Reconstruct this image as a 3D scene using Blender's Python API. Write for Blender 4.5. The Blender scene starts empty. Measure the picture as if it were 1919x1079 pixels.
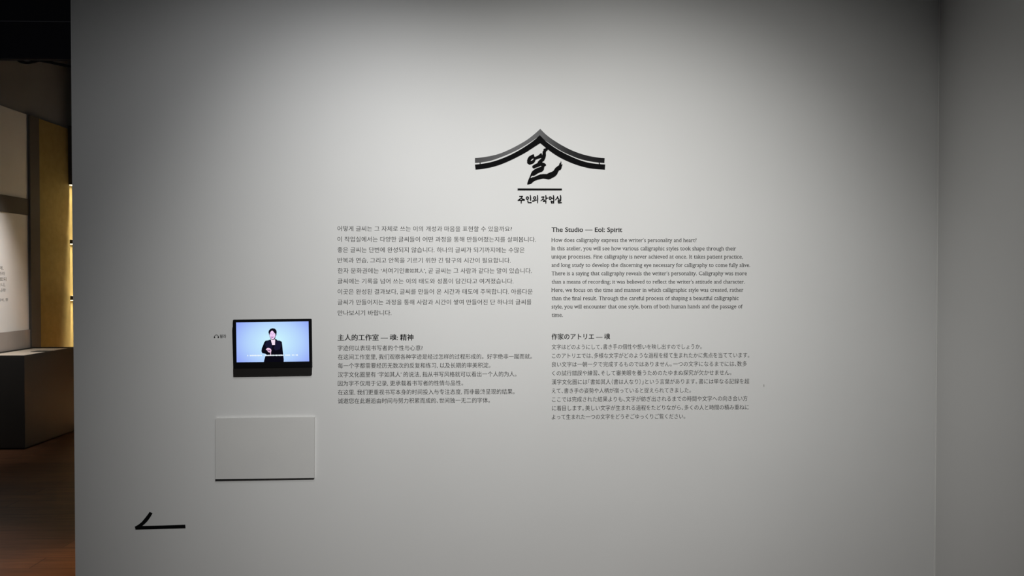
import bpy, bmesh, math, random
from mathutils import Vector
from mathutils.geometry import tessellate_polygon

# ------------------------------------------------------------------ camera, world, lights, exposure
SC = bpy.context.scene
COL = SC.collection
FPX = 1300.0                                   # focal length in pixels of the 1919 x 1079 frame
YAW, PITCH = math.radians(1.6), math.radians(0.77)
CAM = Vector((0.0, -2.8, 1.5))
FWD = Vector((math.sin(YAW)*math.cos(PITCH), math.cos(YAW)*math.cos(PITCH), -math.sin(PITCH)))
cd = bpy.data.cameras.new('camera')
cd.sensor_fit = 'HORIZONTAL'; cd.sensor_width = 36.0; cd.lens = FPX/1919*36.0
cd.clip_start = 0.05; cd.clip_end = 100
cam = bpy.data.objects.new('camera', cd); COL.objects.link(cam)
cam.location = CAM
cam.rotation_euler = FWD.to_track_quat('-Z', 'Y').to_euler()
SC.camera = cam

SC.view_settings.view_transform = 'Standard'
SC.view_settings.look = 'None'
SC.view_settings.gamma = 1.0
SC.view_settings.use_curve_mapping = False
SC.view_settings.exposure = 0.0

world = bpy.data.worlds.new('world'); SC.world = world
world.use_nodes = True
bg = world.node_tree.nodes['Background']
bg.inputs['Color'].default_value = (0.9, 0.97, 1.0, 1)
bg.inputs['Strength'].default_value = 0.045

def spot(name, loc, target, power, half, blend, color=(1, 1, 1), radius=0.03):
    l = bpy.data.lights.new(name, 'SPOT')
    l.energy = power; l.spot_size = 2*half; l.spot_blend = blend; l.color = color
    l.shadow_soft_size = radius
    o = bpy.data.objects.new(name, l); COL.objects.link(o)
    o.location = loc
    o.rotation_euler = (Vector(target)-Vector(loc)).to_track_quat('-Z', 'Y').to_euler()
    return o

# track lights over the text wall
spot('track_spot', (0.826, -1.469, 2.50), (0.784, 0, 1.425), 26.7, 0.944, 1.0, (1.0, 0.99, 0.955))
spot('track_spot', (-0.543, -0.995, 2.50), (-0.733, 0, 1.588), 15.7, 1.126, 0.961, (0.98, 0.988, 1.0))
spot('track_spot', (0.095, -2.597, 2.664), (0.142, 0, 1.026), 201, 0.639, 1.0, (1.0, 0.995, 0.972))
# lamps of the next room: panel light, floor lights
spot('gallery_spot', (-3.3, 3.2, 3.25), (-4.56, 3.05, 1.50), 330, 0.50, 1.0, (1.0, 0.95, 0.91), 0.05)
spot('gallery_spot', (-3.0, 1.0, 3.2), (-2.95, 0.65, 0), 250, 0.30, 1.0, (1.0, 0.82, 0.76), 0.05)
spot('gallery_spot', (-1.8, 1.0, 3.2), (-1.78, 0.75, 0), 330, 0.30, 1.0, (1.0, 0.52, 0.10), 0.05)

fill = bpy.data.lights.new('gallery_fill', 'POINT'); fill.energy = 9; fill.shadow_soft_size = 0.15; fill.color = (0.96, 0.98, 1.0)  # unseen fill light, added to lift the dark header, case front and floor
fo = bpy.data.objects.new('gallery_fill', fill); COL.objects.link(fo); fo.location = (-3.1, 0.8, 2.9)

# ------------------------------------------------------------------ helpers
RGT = Vector((math.cos(YAW), -math.sin(YAW), 0.0))
UPV = RGT.cross(FWD)

def at(px, py, axis=1, value=0.0):
    """point of the plane <axis>=value seen at pixel (px, py)"""
    d = FWD + RGT*((px-959.5)/FPX) - UPV*((py-539.5)/FPX)
    t = (value-CAM[axis])/d[axis]
    return CAM + d*t

def srgb(r, g, b):
    f = lambda c: (c/255/12.92) if c/255 <= 0.04045 else ((c/255+0.055)/1.055)**2.4
    return (f(r), f(g), f(b), 1)

def material(name, color, rough=0.6, spec=0.4, metal=0.0):
    m = bpy.data.materials.new(name); m.use_nodes = True
    b = m.node_tree.nodes['Principled BSDF']
    b.inputs['Base Color'].default_value = color
    b.inputs['Roughness'].default_value = rough
    b.inputs['Specular IOR Level'].default_value = spec
    b.inputs['Metallic'].default_value = metal
    return m

def noisy(name, c1, c2, scale, rough=0.6, bump=0.0, bscale=None, spec=0.35):
    """two-tone noise colour with an optional fine bump"""
    m = material(name, c1, rough, spec)
    nt = m.node_tree; b = nt.nodes['Principled BSDF']
    tc = nt.nodes.new('ShaderNodeTexCoord')
    n = nt.nodes.new('ShaderNodeTexNoise'); n.inputs['Scale'].default_value = scale; n.inputs['Detail'].default_value = 3
    r = nt.nodes.new('ShaderNodeValToRGB')
    r.color_ramp.elements[0].position = 0.35; r.color_ramp.elements[1].position = 0.65
    r.color_ramp.elements[0].color = c1; r.color_ramp.elements[1].color = c2
    nt.links.new(tc.outputs['Object'], n.inputs['Vector'])
    nt.links.new(n.outputs['Fac'], r.inputs['Fac'])
    nt.links.new(r.outputs['Color'], b.inputs['Base Color'])
    if bump:
        n2 = nt.nodes.new('ShaderNodeTexNoise'); n2.inputs['Scale'].default_value = bscale or 300; n2.inputs['Detail'].default_value = 2
        bp = nt.nodes.new('ShaderNodeBump'); bp.inputs['Strength'].default_value = bump; bp.inputs['Distance'].default_value = 0.002
        nt.links.new(tc.outputs['Object'], n2.inputs['Vector'])
        nt.links.new(n2.outputs['Fac'], bp.inputs['Height'])
        nt.links.new(bp.outputs['Normal'], b.inputs['Normal'])
    return m

def emissive(name, color, strength):
    m = bpy.data.materials.new(name); m.use_nodes = True
    nt = m.node_tree; nt.nodes.clear()
    e = nt.nodes.new('ShaderNodeEmission'); o = nt.nodes.new('ShaderNodeOutputMaterial')
    e.inputs['Color'].default_value = color; e.inputs['Strength'].default_value = strength
    nt.links.new(e.outputs[0], o.inputs['Surface'])
    return m

def tag(o, label=None, cat=None, group=None, kind=None):
    if label: o['label'] = label
    if cat: o['category'] = cat
    if group: o['group'] = group
    if kind: o['kind'] = kind
    return o

def empty(name, loc, label, cat, group=None):
    o = bpy.data.objects.new(name, None); COL.objects.link(o)
    o.location = loc; o.empty_display_size = 0.05
    return tag(o, label, cat, group)

def mesh_obj(name, verts, faces, mat, parent=None):
    base = Vector((0, 0, 0))
    p = parent
    while p is not None:
        base += p.location; p = p.parent
    me = bpy.data.meshes.new(name)
    me.from_pydata([tuple(Vector(v)-base) for v in verts], [], faces)
    me.materials.append(mat); me.update()
    o = bpy.data.objects.new(name, me); COL.objects.link(o)
    if parent is not None: o.parent = parent
    return o

def centre(o):
    """move a top-level mesh's origin to its centre"""
    vs = [v.co for v in o.data.vertices]
    c = Vector([(min(v[i] for v in vs)+max(v[i] for v in vs))/2 for i in range(3)])
    for v in o.data.vertices: v.co -= c
    o.location = c
    return o

def recalc(o):
    bm = bmesh.new(); bm.from_mesh(o.data)
    bmesh.ops.recalc_face_normals(bm, faces=bm.faces); bm.to_mesh(o.data); bm.free()
    return o

def box(name, lo, hi, mat, parent=None, bevel=0.0):
    x0, y0, z0 = lo; x1, y1, z1 = hi
    v = [(x0,y0,z0),(x1,y0,z0),(x1,y1,z0),(x0,y1,z0),(x0,y0,z1),(x1,y0,z1),(x1,y1,z1),(x0,y1,z1)]
    f = [(0,3,2,1),(4,5,6,7),(0,1,5,4),(1,2,6,5),(2,3,7,6),(3,0,4,7)]
    o = mesh_obj(name, v, f, mat, parent)
    if bevel:
        bm = bmesh.new(); bm.from_mesh(o.data)
        bmesh.ops.bevel(bm, geom=list(bm.edges), offset=bevel, segments=2, profile=0.7, affect='EDGES')
        bm.to_mesh(o.data); bm.free()
    return o

def tess(polys):
    """triangles of an outline with holes; polys are lists of (x, z)"""
    return tessellate_polygon([[Vector((p[0], p[1], 0)) for p in poly] for poly in polys])

def prism_geo(polys, yf, yb, flat=False):
    """outline (first) and holes in wall coordinates, extruded from yf (front) to yb"""
    pts = [p for poly in polys for p in poly]
    n = len(pts)
    tris = [t for t in tess(polys)]
    vs = [(p[0], yf, p[1]) for p in pts]
    fs = [tuple(t) for t in tris]
    if not flat:
        vs += [(p[0], yb, p[1]) for p in pts]
        fs += [tuple(n+i for i in reversed(t)) for t in tris]
        s = 0
        for poly in polys:
            m = len(poly)
            for i in range(m):
                a, b = s+i, s+(i+1) % m
                fs.append((a, b, n+b, n+a))
            s += m
    return vs, fs

def join_geo(geos):
    V, F = [], []
    for v, f in geos:
        k = len(V); V += v; F += [tuple(i+k for i in q) for q in f]
    return V, F

def prism(name, polys, yf, yb, mat, parent=None, flat=False):
    v, f = prism_geo(polys, yf, yb, flat)
    o = mesh_obj(name, v, f, mat, parent)
    return o if flat else recalc(o)

def wall_poly(pts, y=0.0):
    r = []
    for p in pts:
        q = at(p[0], p[1], 1, y); r.append((q.x, q.z))
    return r

def crop(ox, oy, s):
    """zoomed-crop coordinates to frame pixels"""
    return lambda pts: [(ox+p[0]/s, oy+p[1]/s) for p in pts]

def smooth_line(pts, n=8):
    """Catmull-Rom through the points"""
    out = []
    P = [pts[0]]+list(pts)+[pts[-1]]
    for i in range(1, len(P)-2):
        p0, p1, p2, p3 = P[i-1], P[i], P[i+1], P[i+2]
        for k in range(n):
            t = k/n
            out.append(tuple(0.5*(2*p1[j]+(p2[j]-p0[j])*t+(2*p0[j]-5*p1[j]+4*p2[j]-p3[j])*t*t+(3*p1[j]-p0[j]-3*p2[j]+p3[j])*t**3) for j in (0, 1)))
    out.append(tuple(pts[-1]))
    return out

def stroke_poly(pts, w):
    """outline of a brush stroke along pts; w is one width or a list"""
    ws = w if isinstance(w, (list, tuple)) else [w]*len(pts)
    L, R = [], []
    for i, p in enumerate(pts):
        a = pts[max(i-1, 0)]; b = pts[min(i+1, len(pts)-1)]
        dx, dy = b[0]-a[0], b[1]-a[1]; l = math.hypot(dx, dy) or 1
        nx, ny = -dy/l, dx/l
        L.append((p[0]+nx*ws[i]/2, p[1]+ny*ws[i]/2)); R.append((p[0]-nx*ws[i]/2, p[1]-ny*ws[i]/2))
    return L+R[::-1]

def disc(cx, cy, rx, ry, n=24):
    return [(cx+rx*math.cos(2*math.pi*i/n), cy+ry*math.sin(2*math.pi*i/n)) for i in range(n)]

# ------------------------------------------------------------------ lettering
def layout(bodies):
    """outlines of text lines set in the built-in typeface; every line as a list of closed polylines (unit em)"""
    obs = []
    for b in bodies:
        c = bpy.data.curves.new('typesetting', 'FONT'); c.body = b; c.resolution_u = 3
        for i, ch in enumerate(b):
            k = 0.0
            if ch in '、，）」': k = -20
            if ch == '。' and any('ぁ' <= q <= 'ん' for q in b): k = -16
            if i+1 < len(b) and b[i+1] in '「（' and ch not in '、）」': k = -20
            if ch in '‘’' : k = -4
            if k: c.body_format[i].kerning = k
        o = bpy.data.objects.new('typesetting', c); COL.objects.link(o); obs.append(o)
    dg = bpy.context.evaluated_depsgraph_get(); dg.update()
    res = []
    for o in obs:
        oe = o.evaluated_get(dg); cu = oe.to_curve(dg)
        lines = []
        for s in cu.splines:
            pts = []
            bp = s.bezier_points
            for i in range(len(bp)):
                a, b = bp[i], bp[(i+1) % len(bp)]
                p0, h0, h1, p1 = a.co, a.handle_right, b.handle_left, b.co
                d = (p1-p0)
                straight = d.length < 1e-6 or (abs((h0-p0).cross(d).z) < 1e-5 and abs((h1-p0).cross(d).z) < 1e-5)
                n = 1 if straight else 3
                for k in range(n):
                    t = k/n; u = 1-t
                    q = p0*u**3 + h0*3*u*u*t + h1*3*u*t*t + p1*t**3
                    if not pts or (abs(pts[-1][0]-q.x)+abs(pts[-1][1]-q.y)) > 1e-5:
                        pts.append((q.x, q.y))
            if len(pts) > 1 and abs(pts[0][0]-pts[-1][0])+abs(pts[0][1]-pts[-1][1]) < 1e-5: pts.pop()
            if len(pts) >= 3: lines.append(pts)
        oe.to_curve_clear()
        res.append(lines)
    for o in obs:
        c = o.data; bpy.data.objects.remove(o); bpy.data.curves.remove(c)
    return res

def area(p):
    return 0.5*sum(p[i][0]*p[(i+1) % len(p)][1]-p[(i+1) % len(p)][0]*p[i][1] for i in range(len(p)))

def inside(pt, poly):
    x, y = pt; c = False
    for i in range(len(poly)):
        (x0, y0), (x1, y1) = poly[i], poly[i-1]
        if (y0 > y) != (y1 > y) and x < (x1-x0)*(y-y0)/(y1-y0)+x0: c = not c
    return c

def glyph_groups(polys):
    """orient outlines (ink on the left) and group each outer with its holes"""
    bb = [(min(p[0] for p in q), max(p[0] for p in q), min(p[1] for p in q), max(p[1] for p in q)) for q in polys]
    depth, par = [], []
    for i, q in enumerate(polys):
        cont = [j for j, r in enumerate(polys) if j != i and bb[j][0] <= bb[i][0]+1e-4 and bb[j][1] >= bb[i][1]-1e-4
                and bb[j][2] <= bb[i][2]+1e-4 and bb[j][3] >= bb[i][3]-1e-4 and inside(q[0], r)]
        depth.append(len(cont)); par.append(cont)
    out = {}
    for i, q in enumerate(polys):
        outer = depth[i] % 2 == 0
        q = q if (area(q) > 0) == outer else q[::-1]
        if outer: out.setdefault(i, []).insert(0, q)
        else:
            host = max(par[i], key=lambda j: depth[j])
            out.setdefault(host, []).append(q)
    return list(out.values())

def weight(q, ox, oy):
    """pull vertical edges in by ox and horizontal edges in by oy (negative values embolden)"""
    n = len(q); nr = []
    for i in range(n):
        a, b = q[i], q[(i+1) % n]
        dx, dy = b[0]-a[0], b[1]-a[1]; l = math.hypot(dx, dy) or 1
        nr.append((dy/l, -dx/l))
    r = []
    for i in range(n):
        a, b = nr[i-1], nr[i]
        nx = a[0] if abs(a[0]) > abs(b[0]) else b[0]
        ny = a[1] if abs(a[1]) > abs(b[1]) else b[1]
        r.append((q[i][0]-nx*ox, q[i][1]-ny*oy))
    return r

def serifs(groups):
    """small slab serifs on the stem ends of Latin letters"""
    XH, CAP, ASC, DSC = LATIN
    rects = []
    for g in groups:
        q = g[0]
        if max(p[1] for p in q)-min(p[1] for p in q) < 0.25: continue
        n = len(q)
        for i in range(n):
            a, b = q[i], q[(i+1) % n]
            if abs(a[1]-b[1]) > 0.004: continue
            x0, x1 = min(a[0], b[0]), max(a[0], b[0]); y = a[1]
            if not 0.05 < x1-x0 < 0.16: continue
            up = b[0] < a[0]
            s, t = 0.055, 0.04
            if not up and (abs(y) < 0.012 or abs(y-DSC) < 0.02): rects.append((x0-s, x1+s, y, y+t))
            if up and abs(y-CAP) < 0.012: rects.append((x0-s, x1+s*0.6, y-t, y))
            elif up and (abs(y-XH) < 0.012 or abs(y-ASC) < 0.012): rects.append((x0-s, x1, y-t, y))
    return rects

LATIN = (0.449, 0.682, 0.682, -0.23)      # x-height, capitals, ascenders, descenders of the typeface

def text_geo(polys, place, ox, oy, latin=False):
    """place maps unit-em coordinates to 3-D points"""
    V, F = [], []
    groups = glyph_groups(polys)
    for g in groups:
        gg = [weight(q, ox, oy) for q in g]
        pts = [p for q in gg for p in q]
        k = len(V)
        V += [place(p) for p in pts]
        F += [tuple(k+i for i in t) for t in tess(gg)]
    if latin:
        for x0, x1, y0, y1 in serifs(groups):
            k = len(V)
            V += [place(p) for p in ((x0, y0), (x1, y0), (x1, y1), (x0, y1))]
            F.append((k, k+1, k+2, k+3))
    return V, F

# ------------------------------------------------------------------ materials
M_WALL = noisy('wall_paint', (0.80, 0.80, 0.79, 1), (0.77, 0.77, 0.76, 1), 1.3, 0.85, 0.04, 220, 0.25)
M_WALL2 = noisy('side_wall_paint', (0.80, 0.80, 0.79, 1), (0.77, 0.77, 0.76, 1), 1.3, 0.85, 0.04, 220, 0.25)
M_BEAD = material('corner_sealant', (0.9, 0.9, 0.88, 1), 0.5)
M_INK = material('black_vinyl', (0.004, 0.004, 0.0045, 1), 0.8, 0.08)
M_PRINT = material('black_printed_ink', (0.010, 0.010, 0.011, 1), 0.8, 0.1)
M_BOARD = noisy('board_paint', (0.74, 0.735, 0.715, 1), (0.72, 0.715, 0.70, 1), 6, 0.7, 0.05, 120, 0.3)
M_BLACK = material('matt_black', (0.008, 0.008, 0.009, 1), 0.7, 0.2)
M_BEZEL = material('glossy_black_bezel', (0.004, 0.004, 0.005, 1), 0.35, 0.3)
M_GREYBAR = material('dark_grey_plastic', (0.014, 0.0125, 0.0115, 1), 0.7, 0.2)
M_CEIL = material('black_ceiling_paint', (0.006, 0.006, 0.008, 1), 0.9, 0.1)
M_CABLE = material('black_cable_rubber', (0.004, 0.004, 0.004, 1), 0.9, 0.05)
M_HEADER = noisy('dark_grey_header_paint', (0.28, 0.28, 0.285, 1), (0.26, 0.26, 0.265, 1), 2, 0.85)
M_FRAME = noisy('grey_brown_frame_paint', (0.10, 0.092, 0.082, 1), (0.09, 0.082, 0.073, 1), 3, 0.8)
M_LOWER = noisy('pinkish_grey_base_paint', (0.36, 0.315, 0.29, 1), (0.33, 0.29, 0.265, 1), 3, 0.8)
M_SMALL = material('grey_small_print', (0.16, 0.155, 0.15, 1), 0.8, 0.1)
M_PANEL = noisy('white_panel_print', (0.80, 0.78, 0.76, 1), (0.77, 0.75, 0.73, 1), 3, 0.75)
M_GOLD = noisy('mustard_fabric_panel', (0.30, 0.22, 0.075, 1), (0.26, 0.19, 0.065, 1), 14, 0.85, 0.05, 160)
M_SHELFWALL = noisy('cream_back_panel', (0.85, 0.74, 0.46, 1), (0.82, 0.71, 0.43, 1), 4, 0.8)
M_SHELF = material('dark_brown_shelf', (0.05, 0.042, 0.035, 1), 0.7)
M_CASE = noisy('charcoal_case_paint', (0.026, 0.026, 0.025, 1), (0.023, 0.023, 0.022, 1), 4, 0.6)
M_CASEBED = noisy('linen_case_bed', (0.85, 0.70, 0.62, 1), (0.80, 0.65, 0.57, 1), 20, 0.8)
M_CARD = material('dark_caption_card', (0.03, 0.028, 0.027, 1), 0.6)
M_STEEL = material('brushed_steel_edge', (0.55, 0.52, 0.48, 1), 0.4, 0.5, 0.8)
M_LED = emissive('warm_led', (1.0, 0.86, 0.55, 1), 3.0)

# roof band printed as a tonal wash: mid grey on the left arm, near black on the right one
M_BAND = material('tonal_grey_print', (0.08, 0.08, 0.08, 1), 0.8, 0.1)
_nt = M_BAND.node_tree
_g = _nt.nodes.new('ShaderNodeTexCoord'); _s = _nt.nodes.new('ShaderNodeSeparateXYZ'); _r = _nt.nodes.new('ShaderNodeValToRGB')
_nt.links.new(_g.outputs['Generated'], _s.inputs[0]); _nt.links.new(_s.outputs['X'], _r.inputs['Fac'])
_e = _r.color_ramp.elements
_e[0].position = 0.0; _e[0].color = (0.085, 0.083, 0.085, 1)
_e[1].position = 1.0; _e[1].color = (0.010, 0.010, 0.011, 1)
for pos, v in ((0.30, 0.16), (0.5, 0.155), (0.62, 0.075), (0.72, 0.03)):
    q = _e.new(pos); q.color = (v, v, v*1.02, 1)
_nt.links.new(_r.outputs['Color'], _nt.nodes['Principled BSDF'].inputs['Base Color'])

def glass_mat():
    """thin clear sheet: see-through with a faint reflection"""
    m = bpy.data.materials.new('clear_glass'); m.use_nodes = True
    nt = m.node_tree; nt.nodes.clear()
    t = nt.nodes.new('ShaderNodeBsdfTransparent'); t.inputs['Color'].default_value = (0.95, 0.97, 0.96, 1)
    g = nt.nodes.new('ShaderNodeBsdfGlossy'); g.inputs['Roughness'].default_value = 0.03
    x = nt.nodes.new('ShaderNodeMixShader'); o = nt.nodes.new('ShaderNodeOutputMaterial')
    x.inputs['Fac'].default_value = 0.08
    nt.links.new(t.outputs[0], x.inputs[1]); nt.links.new(g.outputs[0], x.inputs[2])
    nt.links.new(x.outputs[0], o.inputs['Surface'])
    return m
M_GLASS = glass_mat()

def floor_mat():
    m = material('dark_wood_planks', (0.1, 0.05, 0.02, 1), 0.45, 0.18)
    nt = m.node_tree; b = nt.nodes['Principled BSDF']
    tc = nt.nodes.new('ShaderNodeTexCoord')
    br = nt.nodes.new('ShaderNodeTexBrick')
    br.inputs['Scale'].default_value = 1.0
    br.inputs['Brick Width'].default_value = 1.6; br.inputs['Row Height'].default_value = 0.14
    br.inputs['Mortar Size'].default_value = 0.0035; br.inputs['Mortar Smooth'].default_value = 0.2
    br.inputs['Color1'].default_value = (0.108, 0.050, 0.025, 1); br.inputs['Color2'].default_value = (0.064, 0.028, 0.014, 1)
    br.inputs['Mortar'].default_value = (0.03, 0.013, 0.007, 1)
    mp = nt.nodes.new('ShaderNodeMapping'); mp.inputs['Scale'].default_value = (1.2, 14, 1)
    n = nt.nodes.new('ShaderNodeTexNoise'); n.inputs['Scale'].default_value = 3.0; n.inputs['Detail'].default_value = 6
    rp = nt.nodes.new('ShaderNodeValToRGB')
    rp.color_ramp.elements[0].position = 0.3; rp.color_ramp.elements[0].color = (0.6, 0.6, 0.6, 1)
    rp.color_ramp.elements[1].position = 0.7; rp.color_ramp.elements[1].color = (1.2, 1.2, 1.2, 1)
    mx = nt.nodes.new('ShaderNodeMixRGB'); mx.blend_type = 'MULTIPLY'; mx.inputs['Fac'].default_value = 1
    nt.links.new(tc.outputs['Object'], br.inputs['Vector']); nt.links.new(tc.outputs['Object'], mp.inputs['Vector'])
    nt.links.new(mp.outputs['Vector'], n.inputs['Vector']); nt.links.new(n.outputs['Fac'], rp.inputs['Fac'])
    nt.links.new(br.outputs['Color'], mx.inputs['Color1']); nt.links.new(rp.outputs['Color'], mx.inputs['Color2'])
    nt.links.new(mx.outputs['Color'], b.inputs['Base Color'])
    return m
M_FLOOR = floor_mat()

# ------------------------------------------------------------------ the setting
XL, XR, ZC = -1.6645, 1.825, 4.6
XW = -4.56                                       # wall of the next room, running away from the viewer
YB = 4.95                                        # its far wall
def S(o): return tag(o, kind='structure')
S(box('floor', (-5.2, -5.0, -0.1), (4.0, 5.4, 0.0), M_FLOOR))
S(box('ceiling', (-5.2, -5.0, ZC), (4.0, 5.4, ZC+0.1), M_CEIL))
S(box('wall_front', (XL, 0.0, 0.0), (XR, 0.14, ZC), M_WALL))
S(box('wall_right', (XR, -5.0, 0.0), (XR+0.12, 0.14, ZC), M_WALL2))
S(box('wall_left', (XW-0.12, -5.0, 0.0), (XW, YB, ZC), M_HEADER))
S(box('wall_far', (XW-0.12, YB, 0.0), (4.0, YB+0.12, ZC), M_SHELFWALL))
# sealant bead down the inside corner
S(box('trim_1', (XR-0.0035, -0.0035, 0.0), (XR, 0.0, ZC), M_BEAD))

# black beam under the ceiling of the next room
zb = at(60, 110, 1, 2.2).z
beam = empty('ceiling_beam', (-3.4, 2.225, zb), 'black boxed beam crossing under the dark ceiling at upper left', 'beam')
box('beam_casing', (XW, 2.2, zb), (-1.0, 2.25, ZC), M_CEIL, beam)
zj = at(60, 40, 1, 2.195).z
box('joint_strip', (XW, 2.194, zj-0.003), (-1.0, 2.2, zj+0.003), material('faint_grey_joint', (0.03, 0.03, 0.035, 1), 0.6), beam)

def tube(name, pts, r, mat, parent=None, seg=8):
    V, F = [], []
    for i, p in enumerate(pts):
        a = Vector(pts[max(i-1, 0)]); b = Vector(pts[min(i+1, len(pts)-1)])
        t = (b-a).normalized(); u = t.cross(Vector((0, 1, 0.01))).normalized(); w = t.cross(u)
        for k in range(seg):
            an = 2*math.pi*k/seg
            V.append(tuple(Vector(p)+u*(r*math.cos(an))+w*(r*math.sin(an))))
    for i in range(len(pts)-1):
        for k in range(seg):
            F.append((i*seg+k, i*seg+(k+1) % seg, (i+1)*seg+(k+1) % seg, (i+1)*seg+k))
    F.append(tuple(range(seg))[::-1]); F.append(tuple(range((len(pts)-1)*seg, len(pts)*seg)))
    return recalc(mesh_obj(name, V, F, mat, parent))

cb = smooth_line([(20, 104), (29, 109), (38, 115), (50, 117.5), (62, 116), (74, 113.5), (90, 116), (110, 120), (140, 126.5)], 5)
tag(centre(tube('hanging_cable', [at(p[0], p[1], 1, 2.27) for p in cb], 0.010, M_CABLE)),
    'black cable sagging in a loop below the dark ceiling beam', 'cable')

# ------------------------------------------------------------------ the next room: panels, gold panel, shelves, case
def on_left(px, py): return at(px, py, 0, XW+0.02)
def ypx(px, py=522): return at(px, py, 0, XW+0.02).y
def zpx(px, py): return at(px, py, 0, XW+0.02).z
y_post0, y_post1 = ypx(55.5), ypx(73)
z_top = zpx(53, 215)
# frame of the panel bays: posts and rail
fr = empty('panel_frame', (XW, y_post0, 0.83), 'dark grey frame with post and rail dividing the white panels', 'frame')
box('post', (XW+0.001, y_post0, 0.001), (XW+0.035, y_post1, z_top), M_FRAME, fr)
box('rail', (XW+0.001, 2.4, zpx(57, 404)+0.001), (XW+0.022, y_post0, zpx(55, 373)-0.001), M_FRAME, fr)
box('lower_rail', (XW+0.001, 2.4, 0.001), (XW+0.022, y_post0, zpx(58, 617)-0.001), M_LOWER, fr)['label'] = 'pinkish grey base board under the panel'
# white panels
box_up = box('wall_panel', (XW+0.001, 2.4, zpx(55, 373)), (XW+0.012, y_post0-0.001, z_top), M_PANEL)
tag(centre(box_up), 'blank white wall panel above the grey rail, dimly lit', 'panel')
pz0, pz1 = zpx(58, 617), zpx(57, 404)
pn = empty('information_panel', (XW, 3.2, pz0), 'bright white panel with small printed text, behind the display case', 'panel')
box('board', (XW+0.001, 2.4, pz0), (XW+0.012, y_post0-0.001, pz1), M_PANEL, pn)
# gold fabric panel
tag(centre(box('fabric_panel', (XW+0.001, y_post1+0.001, 0.001), (XW+0.02, YB-0.001, z_top), M_GOLD)),
    'mustard yellow fabric wall panel between dark post and lit shelves', 'panel')

# shelves with light strips on the far wall
XS0, XS1 = XW+0.021, -2.4
YS0 = 4.785                                      # front of the shelves
def zfar(py): return at(134, py, 1, YS0).z
hd = box('shelf_canopy', (XS0, YS0-0.015, zfar(346)), (XS1, YB, zfar(236)), M_SHELF)
tag(centre(hd), 'dark brown canopy box above the topmost lit shelf bay', 'canopy')
levels = [(449, 456.5, 'upper dark brown wall shelf with a warm light strip underneath'),
          (554, 562, 'lower dark brown wall shelf with a warm light strip underneath')]
def strip_lamp(z):
    l = bpy.data.lights.new('led_strip', 'AREA'); l.shape = 'RECTANGLE'
    l.size = 2.0; l.size_y = 0.045; l.energy = LED_W; l.color = (1.0, 0.90, 0.66); l.spread = LED_S
    o = bpy.data.objects.new('led_strip', l); COL.objects.link(o); o.location = (XW+0.022+1.0, YS0+0.025, z-0.010)
LED_W, LED_S = 42.0, math.radians(17)
for z_ in (346, 456.5, 562): strip_lamp(zfar(z_))
def led(parent, z):
    box('light_strip', (XS0+0.001, YS0+0.001, z-0.008), (XS1-0.02, YS0+0.04, z), M_LED, parent)
for i, (a, b, lab) in enumerate(levels):
    sh = empty('wall_shelf', (XS0, YB, zfar(b)), lab, 'shelf', 'lit shelves on the far wall')
    box('board', (XS0, YS0, zfar(b)), (XS1, YB, zfar(a)), M_SHELF, sh, 0.002)
    led(sh, zfar(b))
strip = box('light_strip', (XS0+0.001, YS0+0.001, zfar(346)-0.008), (XS1-0.02, YS0+0.04, zfar(346)), M_LED)
tag(centre(strip), 'warm yellow light strip glowing under the dark canopy', 'light')

# low display case against that wall
CX0, CX1, CY0, CY1, CH = XW+0.037, -4.102, 3.385, 4.16, 0.827
ca = empty('display_case', ((CX0+CX1)/2, (CY0+CY1)/2, 0), 'low charcoal display case with glass top on the wooden floor', 'display case')
box('plinth', (CX0+0.02, CY0+0.02, 0.0), (CX1-0.02, CY1-0.02, 0.015), M_BLACK, ca)
box('body', (CX0, CY0, 0.015), (CX1, CY1, CH-0.03), M_CASE, ca, 0.003)
rim = []
t = 0.012
for lo, hi in (((CX0, CY0, CH-0.03), (CX1, CY0+t, CH)), ((CX0, CY1-t, CH-0.03), (CX1, CY1, CH)),
               ((CX0, CY0+t, CH-0.03), (CX0+t, CY1-t, CH)), ((CX1-t, CY0+t, CH-0.03), (CX1, CY1-t, CH))):
    x0, y0, z0 = lo; x1, y1, z1 = hi
    rim.append(([(x0,y0,z0),(x1,y0,z0),(x1,y1,z0),(x0,y1,z0),(x0,y0,z1),(x1,y0,z1),(x1,y1,z1),(x0,y1,z1)],
                [(0,3,2,1),(4,5,6,7),(0,1,5,4),(1,2,6,5),(2,3,7,6),(3,0,4,7)]))
mesh_obj('rim', *join_geo(rim), M_CASE, ca)
box('display_bed', (CX0+t, CY0+t, CH-0.03), (CX1-t, CY1-t, CH-0.012), M_CASEBED, ca)
box('glass_top', (CX0+t, CY0+t, CH-0.007), (CX1-t, CY1-t, CH-0.002), M_GLASS, ca)
tag(centre(box('caption_card', (CX0+0.20, CY0+0.42, CH-0.0117), (CX1-0.03, CY0+0.52, CH-0.0088), M_CARD)),
    'small dark caption card lying under the glass of the display case', 'card')

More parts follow.
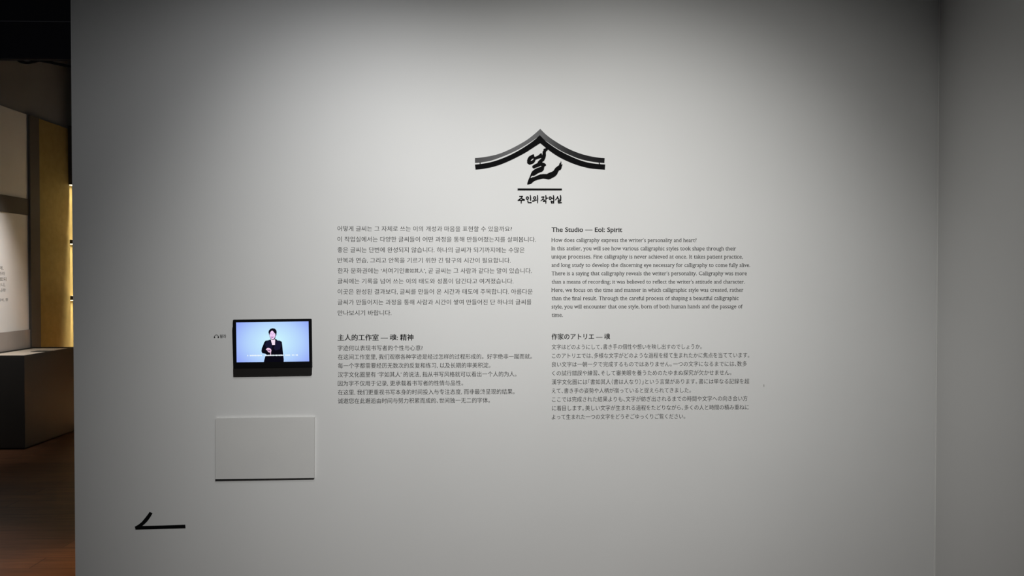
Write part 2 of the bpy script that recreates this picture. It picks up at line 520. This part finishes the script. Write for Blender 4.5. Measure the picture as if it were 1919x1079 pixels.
# ------------------------------------------------------------------ roof emblem and calligraphy on the text wall
YF, YK = -0.0022, -0.0003
cl = crop(885, 235, 11.992); cr = crop(1010, 235, 11.992)
def both(left, right): return cl(left), cr(right)
ut = cl(smooth_line([(62,733),(200,722),(400,690),(600,640),(800,560),(1000,460),(1200,345),(1350,235),(1450,150),(1528,78)], 3)) + \
     cr(smooth_line([(28,78),(150,200),(300,315),(500,440),(700,545),(900,625),(1100,682),(1300,720),(1475,735)], 3))[1:]
ub = cl(smooth_line([(62,838),(165,832),(400,793),(600,727),(800,648),(1000,555),(1200,440),(1350,343),(1450,274),(1520,232)], 3)) + \
     cr(smooth_line([(24,232),(120,322),(300,445),(500,570),(700,665),(900,745),(1100,795),(1300,828),(1470,842)], 3))
lt = cl(smooth_line([(62,880),(200,865),(400,830),(600,770),(800,690),(1000,590),(1200,470),(1350,365),(1450,283),(1519,219)], 3)) + \
     cr(smooth_line([(20,222),(130,335),(200,395),(350,500),(500,590),(700,690),(900,775),(1100,835),(1300,865),(1487,878)], 3))
lb = cl(smooth_line([(75,990),(200,980),(400,945),(600,890),(800,810),(1000,715),(1200,608),(1350,512),(1450,448),(1527,398)], 3)) + \
     cr(smooth_line([(28,398),(110,465),(200,540),(400,680),(600,785),(800,868),(1000,930),(1200,970),(1480,992)], 3))[1:]
c0 = at(1012, 280)
roof = empty('roof_emblem', (c0.x, 0, c0.z), 'black curved gable roof emblem on the wall above the calligraphy', 'emblem')
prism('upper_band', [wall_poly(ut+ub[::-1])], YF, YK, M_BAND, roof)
prism('lower_band', [wall_poly(lt+lb[::-1])], YF-0.0003, YK, M_INK, roof)
prism('tie', [wall_poly(cl([(168,826),(188,824),(187,874),(168,876)]))], YF+0.0003, YK, M_INK, roof)
prism('tie', [wall_poly(cr([(1343,826),(1358,828),(1376,876),(1350,874)]))], YF+0.0003, YK, M_INK, roof)

cc = crop(960, 270, 13.49)
ring_o = [(552,262),(525,256),(470,285),(425,310),(390,360),(374,410),(376,480),(430,522),(500,503),(545,480),(575,440),(590,395),(650,372),(725,350),(760,330),(748,240),(725,228),(690,255),(650,290),(570,325),(552,300)]
ring_h = [(530,362),(505,372),(478,400),(460,430),(500,415),(535,385),(545,370)]
body = [(785,130),(800,118),(840,108),(860,92),(900,140),(885,165),(862,175),(848,215),(852,290),(835,360),(800,425),(765,445),(755,465),(800,475),(840,500),(858,530),(845,548),(818,560),(805,600),(800,640),(780,672),(745,700),(700,715),(650,735),(600,770),(545,800),(500,795),(470,830),(465,860),(520,832),(545,835),(620,800),(700,768),(780,757),(870,757),(920,730),(1000,700),(1045,670),(1085,605),(1140,560),(1185,530),(1190,490),(1218,470),(1228,425),(1241,470),(1235,512),(1246,520),(1258,500),(1268,520),(1255,560),(1240,620),(1215,655),(1185,660),(1160,700),(1135,760),(1090,810),(1020,850),(960,880),(915,890),(850,878),(780,870),(720,880),(640,900),(560,930),(510,970),(480,1000),(430,1015),(380,1022),(378,990),(400,920),(440,830),(465,760),(500,690),(560,640),(640,600),(720,575),(738,560),(725,545),(700,555),(640,580),(580,600),(548,618),(510,595),(502,560),(520,540),(580,505),(635,480),(650,440),(690,400),(725,370),(748,320),(765,240),(765,190),(795,150)]
c1 = at(1020, 310)
cal = empty('calligraphy_letter', (c1.x, 0, c1.z), 'large black brush calligraphy syllable hanging below the roof emblem', 'lettering')
prism('ring_stroke', [wall_poly(cc(ring_o)), wall_poly(cc(ring_h))], YF, YK, M_INK, cal)
prism('long_stroke', [wall_poly(cc(body))], YF-0.0004, YK, M_INK, cal)

tag(centre(prism('divider_bar', [wall_poly([(970, 353.0), (1053, 353.2), (1053, 356.6), (970, 356.6)])], YF, YK, M_INK)),
    'short straight black bar between the calligraphy and the brush title', 'bar')

# brush title: one part per syllable
ct = crop(960, 345, 17.45)
def ring(cx, cy, r, w): return [disc(cx, cy, r+w/2, r*1.12+w/2, 20), disc(cx, cy, r-w/2, r*1.12-w/2, 20)]
TITLE = [
 [('s', [(228,400),(345,395)], 36), ('s', [(338,395),(290,455),(180,535)], [36,34,28]), ('s', [(280,452),(345,490),(405,515)], [28,34,40]),
  ('s', [(180,535),(290,522),(410,525)], 34), ('s', [(295,530),(292,628)], [40,30])],
 [('r', 495, 455, 36, 34), ('s', [(590,358),(602,450),(600,545)], [28,38,34]), ('s', [(505,530),(522,605),(570,602),(632,598)], [36,40,38,46])],
 [('r', 730, 450, 36, 34), ('s', [(652,555),(730,540),(805,515)], [42,36,24]), ('s', [(822,360),(828,480),(825,622)], [32,38,26])],
 [('s', [(948,425),(1045,412)], 36), ('s', [(1035,420),(995,490),(930,552)], [34,32,26]), ('s', [(995,480),(1030,510),(1065,520)], [28,28,28]),
  ('s', [(1095,362),(1102,450),(1100,520)], [34,38,34]), ('s', [(1100,460),(1165,457)], 34), ('s', [(1000,560),(1100,545)], 34), ('s', [(1100,545),(1096,632)], [38,28])],
 [('r', 1240, 455, 36, 34), ('s', [(1280,468),(1345,458)], 32), ('s', [(1345,362),(1355,450),(1352,525)], [32,40,36]),
  ('s', [(1268,540),(1286,628)], 34), ('s', [(1358,520),(1350,628)], 36), ('s', [(1280,572),(1350,564)], 24), ('s', [(1285,612),(1350,612)], 30)],
 [('s', [(1488,395),(1455,470),(1400,522)], [34,32,24]), ('s', [(1478,440),(1525,490)], 34), ('s', [(1572,358),(1584,440),(1582,512)], [32,40,36]),
  ('s', [(1485,525),(1588,508)], 30), ('s', [(1585,505),(1580,556)], 32), ('s', [(1495,562),(1580,552)], 28), ('s', [(1500,555),(1508,612)], 34), ('s', [(1502,612),(1615,598)], [38,44])],
]
c2 = at(1011, 373)
ttl = empty('title_lettering', (c2.x, 0, c2.z), 'black brush-style Korean title of six syllables below the bar', 'lettering')
for gl in TITLE:
    geos = []
    for k, st in enumerate(gl):
        if st[0] == 's': polys = [wall_poly(ct(stroke_poly(st[1], st[2])))]
        else: polys = [wall_poly(ct(q)) for q in ring(*st[1:])]
        geos.append(prism_geo(polys, YF-0.00005*k, YK))
    recalc(mesh_obj('syllable', *join_geo(geos), M_INK, ttl))

# ------------------------------------------------------------------ text blocks: (text, left px, right px, centre px)
KO = [("어떻게 글씨는 그 자체로 쓰는 이의 개성과 마음을 표현할 수 있을까요?", 632.5, 959.2, 428.2),
      ("이 작업실에서는 다양한 글씨들이 어떤 과정을 통해 만들어졌는지를 살펴봅니다.", 632.5, 1004.3, 448.0),
      ("좋은 글씨는 단번에 완성되지 않습니다. 하나의 글씨가 되기까지에는 수많은", 632.5, 983.0, 467.8),
      ("반복과 연습, 그리고 안목을 기르기 위한 긴 탐구의 시간이 필요합니다.", 632.8, 957.0, 487.5),
      ((("한자 문화권에는 ‘서여기인", 633.0, 757.3, 11.1), ("書如其人", 758.8, 793.6, 9.2), ("’, 곧 글씨는 그 사람과 같다는 말이 있습니다.", 794.8, 996.5, 11.1)), 633.0, 996.5, 507.0),
      ("글씨에는 기록을 넘어 쓰는 이의 태도와 성품이 담긴다고 여겨졌습니다.", 632.8, 962.2, 526.6),
      ("이곳은 완성된 결과보다, 글씨를 만들어 온 시간과 태도에 주목합니다. 아름다운", 633.0, 998.2, 546.3),
      ("글씨가 만들어지는 과정을 통해 사람과 시간이 쌓여 만들어진 단 하나의 글씨를", 632.8, 996.0, 566.0),
      ("만나보시기 바랍니다.", 633.2, 733.6, 586.0)]
EN = [("The Studio — Eol: Spirit", 1033.8, 1165.8, 434.2),
      ("How does calligraphy express the writer’s personality and heart?", 1033.7, 1305.2, 453.1),
      ("In this atelier, you will see how various calligraphic styles took shape through their", 1033.7, 1379.2, 468.7),
      ("unique processes. Fine calligraphy is never achieved at once. It takes patient practice,", 1033.7, 1392.0, 484.1),
      ("and long study to develop the discerning eye necessary for calligraphy to come fully alive.", 1033.7, 1405.6, 499.9),
      ("There is a saying that calligraphy reveals the writer’s personality. Calligraphy was more", 1033.7, 1399.5, 515.5),
      ("than a means of recording; it was believed to reflect the writer’s attitude and character.", 1033.7, 1395.5, 531.2),
      ("Here, we focus on the time and manner in which calligraphic style was created, rather", 1033.7, 1393.0, 546.7),
      ("than the final result. Through the careful process of shaping a beautiful calligraphic", 1033.7, 1384.0, 562.2),
      ("style, you will encounter that one style, born of both human hands and the passage of", 1033.7, 1391.5, 577.8),
      ("time.", 1033.7, 1054.8, 593.4)]
ZH = [("主人的工作室 — 魂: 精神", 633.0, 774.6, 632.2),
      ("字迹何以表现书写者的个性与心意?", 633.0, 792.0, 652.0),
      ("在这间工作室里, 我们观察各种字迹是经过怎样的过程形成的。好字绝非一蹴而就。", 633.3, 996.8, 668.6),
      ("每一个字都需要经历无数次的反复和练习, 以及长期的审美积淀。", 633.3, 919.0, 685.0),
      ("汉字文化圈里有 ‘字如其人’ 的说法, 指从书写风格就可以看出一个人的为人。", 633.3, 967.8, 701.7),
      ("因为字不仅用于记录, 更承载着书写者的性情与品性。", 633.3, 867.8, 718.2),
      ("在这里, 我们更重视书写本身的时间投入与专注态度, 而非最终呈现的结果。", 633.3, 964.2, 734.8),
      ("诚邀您在此邂逅由时间与努力积累而成的、世间独一无二的字体。", 633.3, 918.0, 751.0)]
JA = [("作家のアトリエ — 魂", 1033.8, 1143.0, 630.5),
      ("文字はどのようにして、書き手の個性や想いを映し出すのでしょうか。", 1033.8, 1315.0, 649.8),
      ("このアトリエでは、多様な文字がどのような過程を経て生まれたかに焦点を当てています。", 1034.4, 1404.0, 666.3),
      ("良い文字は一朝一夕で完成するものではありません。一つの文字になるまでには、数多", 1034.2, 1399.5, 682.5),
      ("くの試行錯誤や練習、そして審美眼を養うためのたゆまぬ探究が欠かせません。", 1034.6, 1370.5, 699.0),
      ("漢字文化圏には「書如其人（書は人なり）」という言葉があります。書には単なる記録を超", 1033.8, 1404.0, 715.5),
      ("えて、書き手の姿勢や人柄が宿っていると捉えられてきました。", 1034.0, 1294.5, 731.9),
      ("ここでは完成された結果よりも、文字が紡ぎ出されるまでの時間や文字への向き合い方", 1034.6, 1400.6, 748.0),
      ("に着目します。美しい文字が生まれる過程をたどりながら、多くの人と時間の積み重ねに", 1034.6, 1403.2, 764.5),
      ("よって生まれた一つの文字をどうぞごゆっくりご覧ください。", 1034.0, 1284.0, 781.0)]
PANEL = [("마음에,", 6.3, 502, 6.2), ("하여라", 9.2, 512.3, 6.2), ("이르되", 11.6, 522.7, 6.2), ("하오니,", 9.6, 533.2, 6.2), ("나니라", 10.6, 543.3, 6.2), ("서문에서, 전", 14.6, 561.2, 5.0)]
blocks = [KO, EN, ZH, JA]
def pieces(l): return [l[0]] if isinstance(l[0], str) else [q[0] for q in l[0]]
outl = layout([q for b in blocks for l in b for q in pieces(l)] + [l[0] for l in PANEL] + ["윌라"])
oi = 0

def tall_x(y, k=1.12):
    """raise the x-height a little, keeping the capitals"""
    XH, CAP = LATIN[0], LATIN[1]
    if y <= 0: return y
    if y < XH: return y*k
    return XH*k+(y-XH)*(CAP-XH*k)/(CAP-XH)

def set_line(polys, x0, x1, em, cy=None, base=None, ox=0, oy=0, latin=False, y=-0.0008, slope=0.0):
    """one line of print between two pixel columns of the wall"""
    a = at(x0, cy if cy is not None else base); b = at(x1, cy if cy is not None else base)
    xs = [p[0] for q in polys for p in q]
    mn, mx = min(xs), max(xs)
    mpp = (b.x-a.x)/(x1-x0)
    sx = (b.x-a.x)/(mx-mn); sz = em*mpp
    zc = a.z - (0.375*sz if cy is not None else 0.0)
    return text_geo(polys, lambda p: (a.x+(p[0]-mn)*sx, y, zc+(tall_x(p[1]) if latin else p[1])*sz), ox, oy, latin), sx/mpp

spec = [(KO, 'Korean paragraph in nine black lines at top left of the text', 11.1, False),
        (EN, 'English paragraph headed The Studio, printed black at top right of the text', 10.2, True),
        (ZH, 'Chinese paragraph with bold heading, printed black below the Korean text', 10.9, False),
        (JA, 'Japanese paragraph with bold heading, printed black below the English text', 10.6, False)]
for bi, (B, lab, em, latin) in enumerate(spec):
    o0 = at(B[0][1], B[-1][3])
    blk = empty('wall_text', (o0.x, 0, o0.z), lab, 'wall text', 'paragraphs printed on the grey wall')
    for li, (tx, x0, x1, c) in enumerate(B):
        if not isinstance(tx, str):            # a line set in two sizes
            gs = []
            for _, a0, a1, e in tx:
                gs.append(set_line(outl[oi], a0, a1, e, cy=c, oy=0.010)[0]); oi += 1
            mesh_obj('text_line', *join_geo(gs), M_PRINT, blk)
            continue
        polys = outl[oi]; oi += 1
        head = li == 0 and bi > 0
        e = em*1.19 if head else em
        if latin and head: e = 11.8
        ox, oy = (-0.020, -0.002) if head else (0.0, 0.010)
        if latin: ox, oy = (-0.016, -0.004) if head else (-0.002, 0.006)
        g, s = set_line(polys, x0, x1, e, base=c if latin else None, cy=None if latin else c, ox=ox, oy=oy, latin=latin)
        ln = mesh_obj('heading_line' if head else 'text_line', *g, M_PRINT, blk)
        if head: ln['label'] = 'bolder, larger heading line'
# small print on the panel of the next room (its lines run out of the frame on the left)
for tx, xr, cy, em in PANEL:
    polys = outl[oi]; oi += 1
    r = at(xr, cy, 0, XW+0.013)
    mpp = (r-CAM).length/FPX
    mx = max(p[0] for q in polys for p in q)
    sz = em*mpp; sy = sz*1.35
    V, F = text_geo(polys, lambda p: (XW+0.0135, r.y+(p[0]-mx)*sy, r.z+(p[1]-0.375)*sz), 0, 0)
    mesh_obj('text_line', V, F, M_SMALL, pn)

# audio guide mark beside the monitor: headphones and a two-syllable word
ch = crop(395, 620, 34.89)
c3 = at(412, 636)
aud = empty('audio_guide_mark', (c3.x, 0, c3.z), 'small black headphones icon and Korean word left of the monitor', 'icon')
arc = [(375+128*math.cos(math.radians(a)), 385-128*math.sin(math.radians(a))) for a in range(-2, 183, 8)]
gs = [prism_geo([wall_poly(ch(stroke_poly(arc, 24)))], -0.0010, -0.0003),
      prism_geo([wall_poly(ch(disc(250, 408, 42, 50)))], -0.0011, -0.0003),
      prism_geo([wall_poly(ch(disc(500, 405, 42, 50)))], -0.0011, -0.0003)]
recalc(mesh_obj('headphones_icon', *join_geo(gs), M_INK, aud))
xa, ya = 395+592/34.89, 620+345/34.89
g, s = set_line(outl[oi], xa, 395+1008/34.89, 7.4, cy=ya, ox=-0.012, oy=0.0)
mesh_obj('word', *g, M_INK, aud)

# bent arrow cut from black vinyl
ca_ = crop(240, 940, 15.42)
tag(centre(prism('direction_arrow', [wall_poly(ca_([(625,288),(710,330),(640,450),(560,560),(480,640),(410,697),(1000,682),(1655,660),(1662,762),(1000,778),(220,800),(200,715),(300,660),(400,580),(500,460),(570,370)]))], -0.0012, -0.0003, M_INK)),
    'bent black half-arrow decal low on the wall at lower left', 'arrow')

# faint scuff on the wall
tag(centre(prism('scuff_mark', [wall_poly([(1430.8,719.8),(1432.2,720.2),(1432.4,724.2),(1431.2,725.0),(1430.6,722.5)])], -0.0006, 0, material('grey_scuff', (0.42, 0.41, 0.39, 1), 0.8), None, True)),
    'tiny grey scuff on the wall right of the Japanese text', 'mark')

# blank board below the monitor
cbx = crop(390, 770, 7.705)
YBd = -0.009
c4 = at(496, 840)
bd = empty('blank_board', (c4.x, 0, c4.z), 'blank pale board mounted on the wall below the monitor', 'board')
prism('panel', [wall_poly(cbx([(104,106),(1537,87),(1532,966),(104,984)]), YBd)], YBd, -0.0005, M_BOARD, bd)
st = prism('bottom_strip', [wall_poly(cbx([(102,984.5),(1528,966.5),(1528,979),(102,1003)]), YBd)], YBd+0.001, -0.0005, M_BLACK, bd)
st['label'] = 'thin black strip along the bottom edge'

# ------------------------------------------------------------------ wall monitor with a signing presenter
cm = crop(390, 580, 7.705)
YM = -0.012
def mon(pts, y=YM): return wall_poly(cm(pts), y)
c5 = at(510, 651)
mo = empty('wall_monitor', (c5.x, 0, c5.z), 'black wall monitor showing a signing presenter on pale blue', 'monitor')
bez = mon([(366,146),(1480,131),(1491,140),(1500,829),(366,846),(350,280),(350,262),(358,240),(357,155)])
scr = mon([(400,185),(1450,170),(1460,748),(408,762)])
prism('bezel', [bez, scr], YM, YM+0.008, M_BEZEL, mo)
prism('back_housing', [mon([(385,165),(1470,150),(1478,820),(392,838)])], YM+0.008, -0.0005, M_BLACK, mo)
lb_ = prism('lower_bar', [mon([(362,847),(1494,830.5),(1492,938),(1480,946),(378,962),(365,960)], YM+0.003)], YM+0.003, -0.0005, M_GREYBAR, mo)
lb_['label'] = 'dark grey bar below the screen'

# the picture on the screen: pale blue backdrop, brighter towards the middle of the studio set
def screen_mat():
    m = bpy.data.materials.new('screen_backdrop'); m.use_nodes = True
    nt = m.node_tree; nt.nodes.clear()
    tc = nt.nodes.new('ShaderNodeTexCoord'); mp = nt.nodes.new('ShaderNodeMapping')
    mp.inputs['Location'].default_value = (-0.52*1.55, 0, -0.5*1.55*0.75); mp.inputs['Scale'].default_value = (1.55, 0, 1.55*0.75)
    gr = nt.nodes.new('ShaderNodeTexGradient'); gr.gradient_type = 'SPHERICAL'
    rp = nt.nodes.new('ShaderNodeValToRGB')
    rp.color_ramp.elements[0].position = 0.1; rp.color_ramp.elements[0].color = srgb(150, 172, 250)
    rp.color_ramp.elements[1].position = 0.85; rp.color_ramp.elements[1].color = srgb(200, 240, 254)
    q = rp.color_ramp.elements.new(0.45); q.color = srgb(180, 212, 253)
    e = nt.nodes.new('ShaderNodeEmission'); e.inputs['Strength'].default_value = 1.0
    o = nt.nodes.new('ShaderNodeOutputMaterial')
    nt.links.new(tc.outputs['Generated'], mp.inputs['Vector']); nt.links.new(mp.outputs['Vector'], gr.inputs['Vector'])
    nt.links.new(gr.outputs['Fac'], rp.inputs['Fac']); nt.links.new(rp.outputs['Color'], e.inputs['Color'])
    nt.links.new(e.outputs[0], o.inputs['Surface'])
    return m
YS = YM+0.004
sc_ = prism('screen', [mon([(396,181),(1454,166),(1464,752),(404,766)], YS)], YS, YS+0.003, screen_mat(), mo)
sc_['label'] = 'lit pale blue screen picture'
def pic(name, polys, color, layer, label=None):
    """a flat patch of the displayed picture; coordinates in the crop of the presenter"""
    cp = crop(480, 610, 15.42)
    y = YS-0.0004-0.0003*layer
    geos = [prism_geo([wall_poly(cp(q), y)], y, 0, True) for q in polys]
    o = mesh_obj(name, *join_geo(geos), emissive('screen_'+name, srgb(*color), 1.0), sc_)
    if label: o['label'] = label
    return o
pic('presenter_jacket', [[(430,395),(345,425),(270,435),(235,480),(200,570),(165,650),(152,740),(175,795),(270,815),(300,840),(262,890),(240,970),(218,1062),(795,1048),(800,985),(785,850),(770,720),(755,560),(740,465),(690,435),(610,425),(575,385)]], (10, 9, 20), 1, 'black jacket and skirt')
pic('jacket_lapels', [[(425,405),(300,450),(255,560),(330,690),(450,720),(470,560),(440,500)], [(560,560),(575,420),(690,450),(720,560),(690,680),(560,720),(500,640)]], (24, 24, 48), 2, 'dark navy lapels')
pic('presenter_neck', [[(425,390),(545,380),(550,430),(545,555),(465,558),(440,470)]], (244, 226, 243), 3, 'pale neckline')
pic('presenter_hair', [[(372,250),(355,190),(370,140),(410,95),(470,75),(535,85),(580,125),(595,180),(585,270),(560,310),(545,395),(480,410),(425,390),(400,340),(385,290)]], (14, 12, 24), 4, 'short black hair')
pic('presenter_face', [[(462,140),(500,175),(530,215),(556,235),(556,280),(540,330),(525,370),(495,388),(455,388),(425,365),(408,330),(390,285),(390,260),(400,215),(420,175)]], (242, 208, 246), 5)
pic('presenter_features', [[(400,222),(440,214),(455,236),(440,250),(402,246)], [(478,230),(518,214),(532,228),(515,248),(480,250)], [(455,250),(475,250),(480,285),(452,285)]], (212, 176, 222), 6, 'eyes and nose')
pic('presenter_mouth', [[(425,318),(465,324),(505,316),(500,336),(480,348),(452,348),(432,338)]], (150, 98, 160), 6, 'smile')
pic('presenter_hand', [[(280,690),(315,650),(360,642),(410,660),(440,700),(440,730),(430,765),(428,830),(432,870),(415,875),(408,830),(412,770),(380,775),(345,760),(325,725),(318,690),(290,712)]], (236, 200, 226), 3, 'pale hand with pointing finger')
pic('hand_shading', [[(340,705),(385,700),(415,720),(405,745),(375,740),(345,728)]], (140, 100, 150), 4, 'darker fingers')
random.seed(4)
cap, xx = [], -255
gaps = {(-150): 1}
while xx < 1200:
    w = random.choice((30, 38, 46))
    yy = 860-(xx-300)*0.0125
    h = random.uniform(17, 21)
    if random.random() > 0.16:
        cap.append([(xx, yy-h), (xx+w*0.55, yy-h-2), (xx+w*0.9, yy-h*0.4), (xx+w, yy+h*0.5), (xx+w*0.7, yy+h), (xx+w*0.1, yy+h*0.8)])
    xx += w+1
pic('caption_line', cap, (236, 246, 252), 7, 'white line of captions')
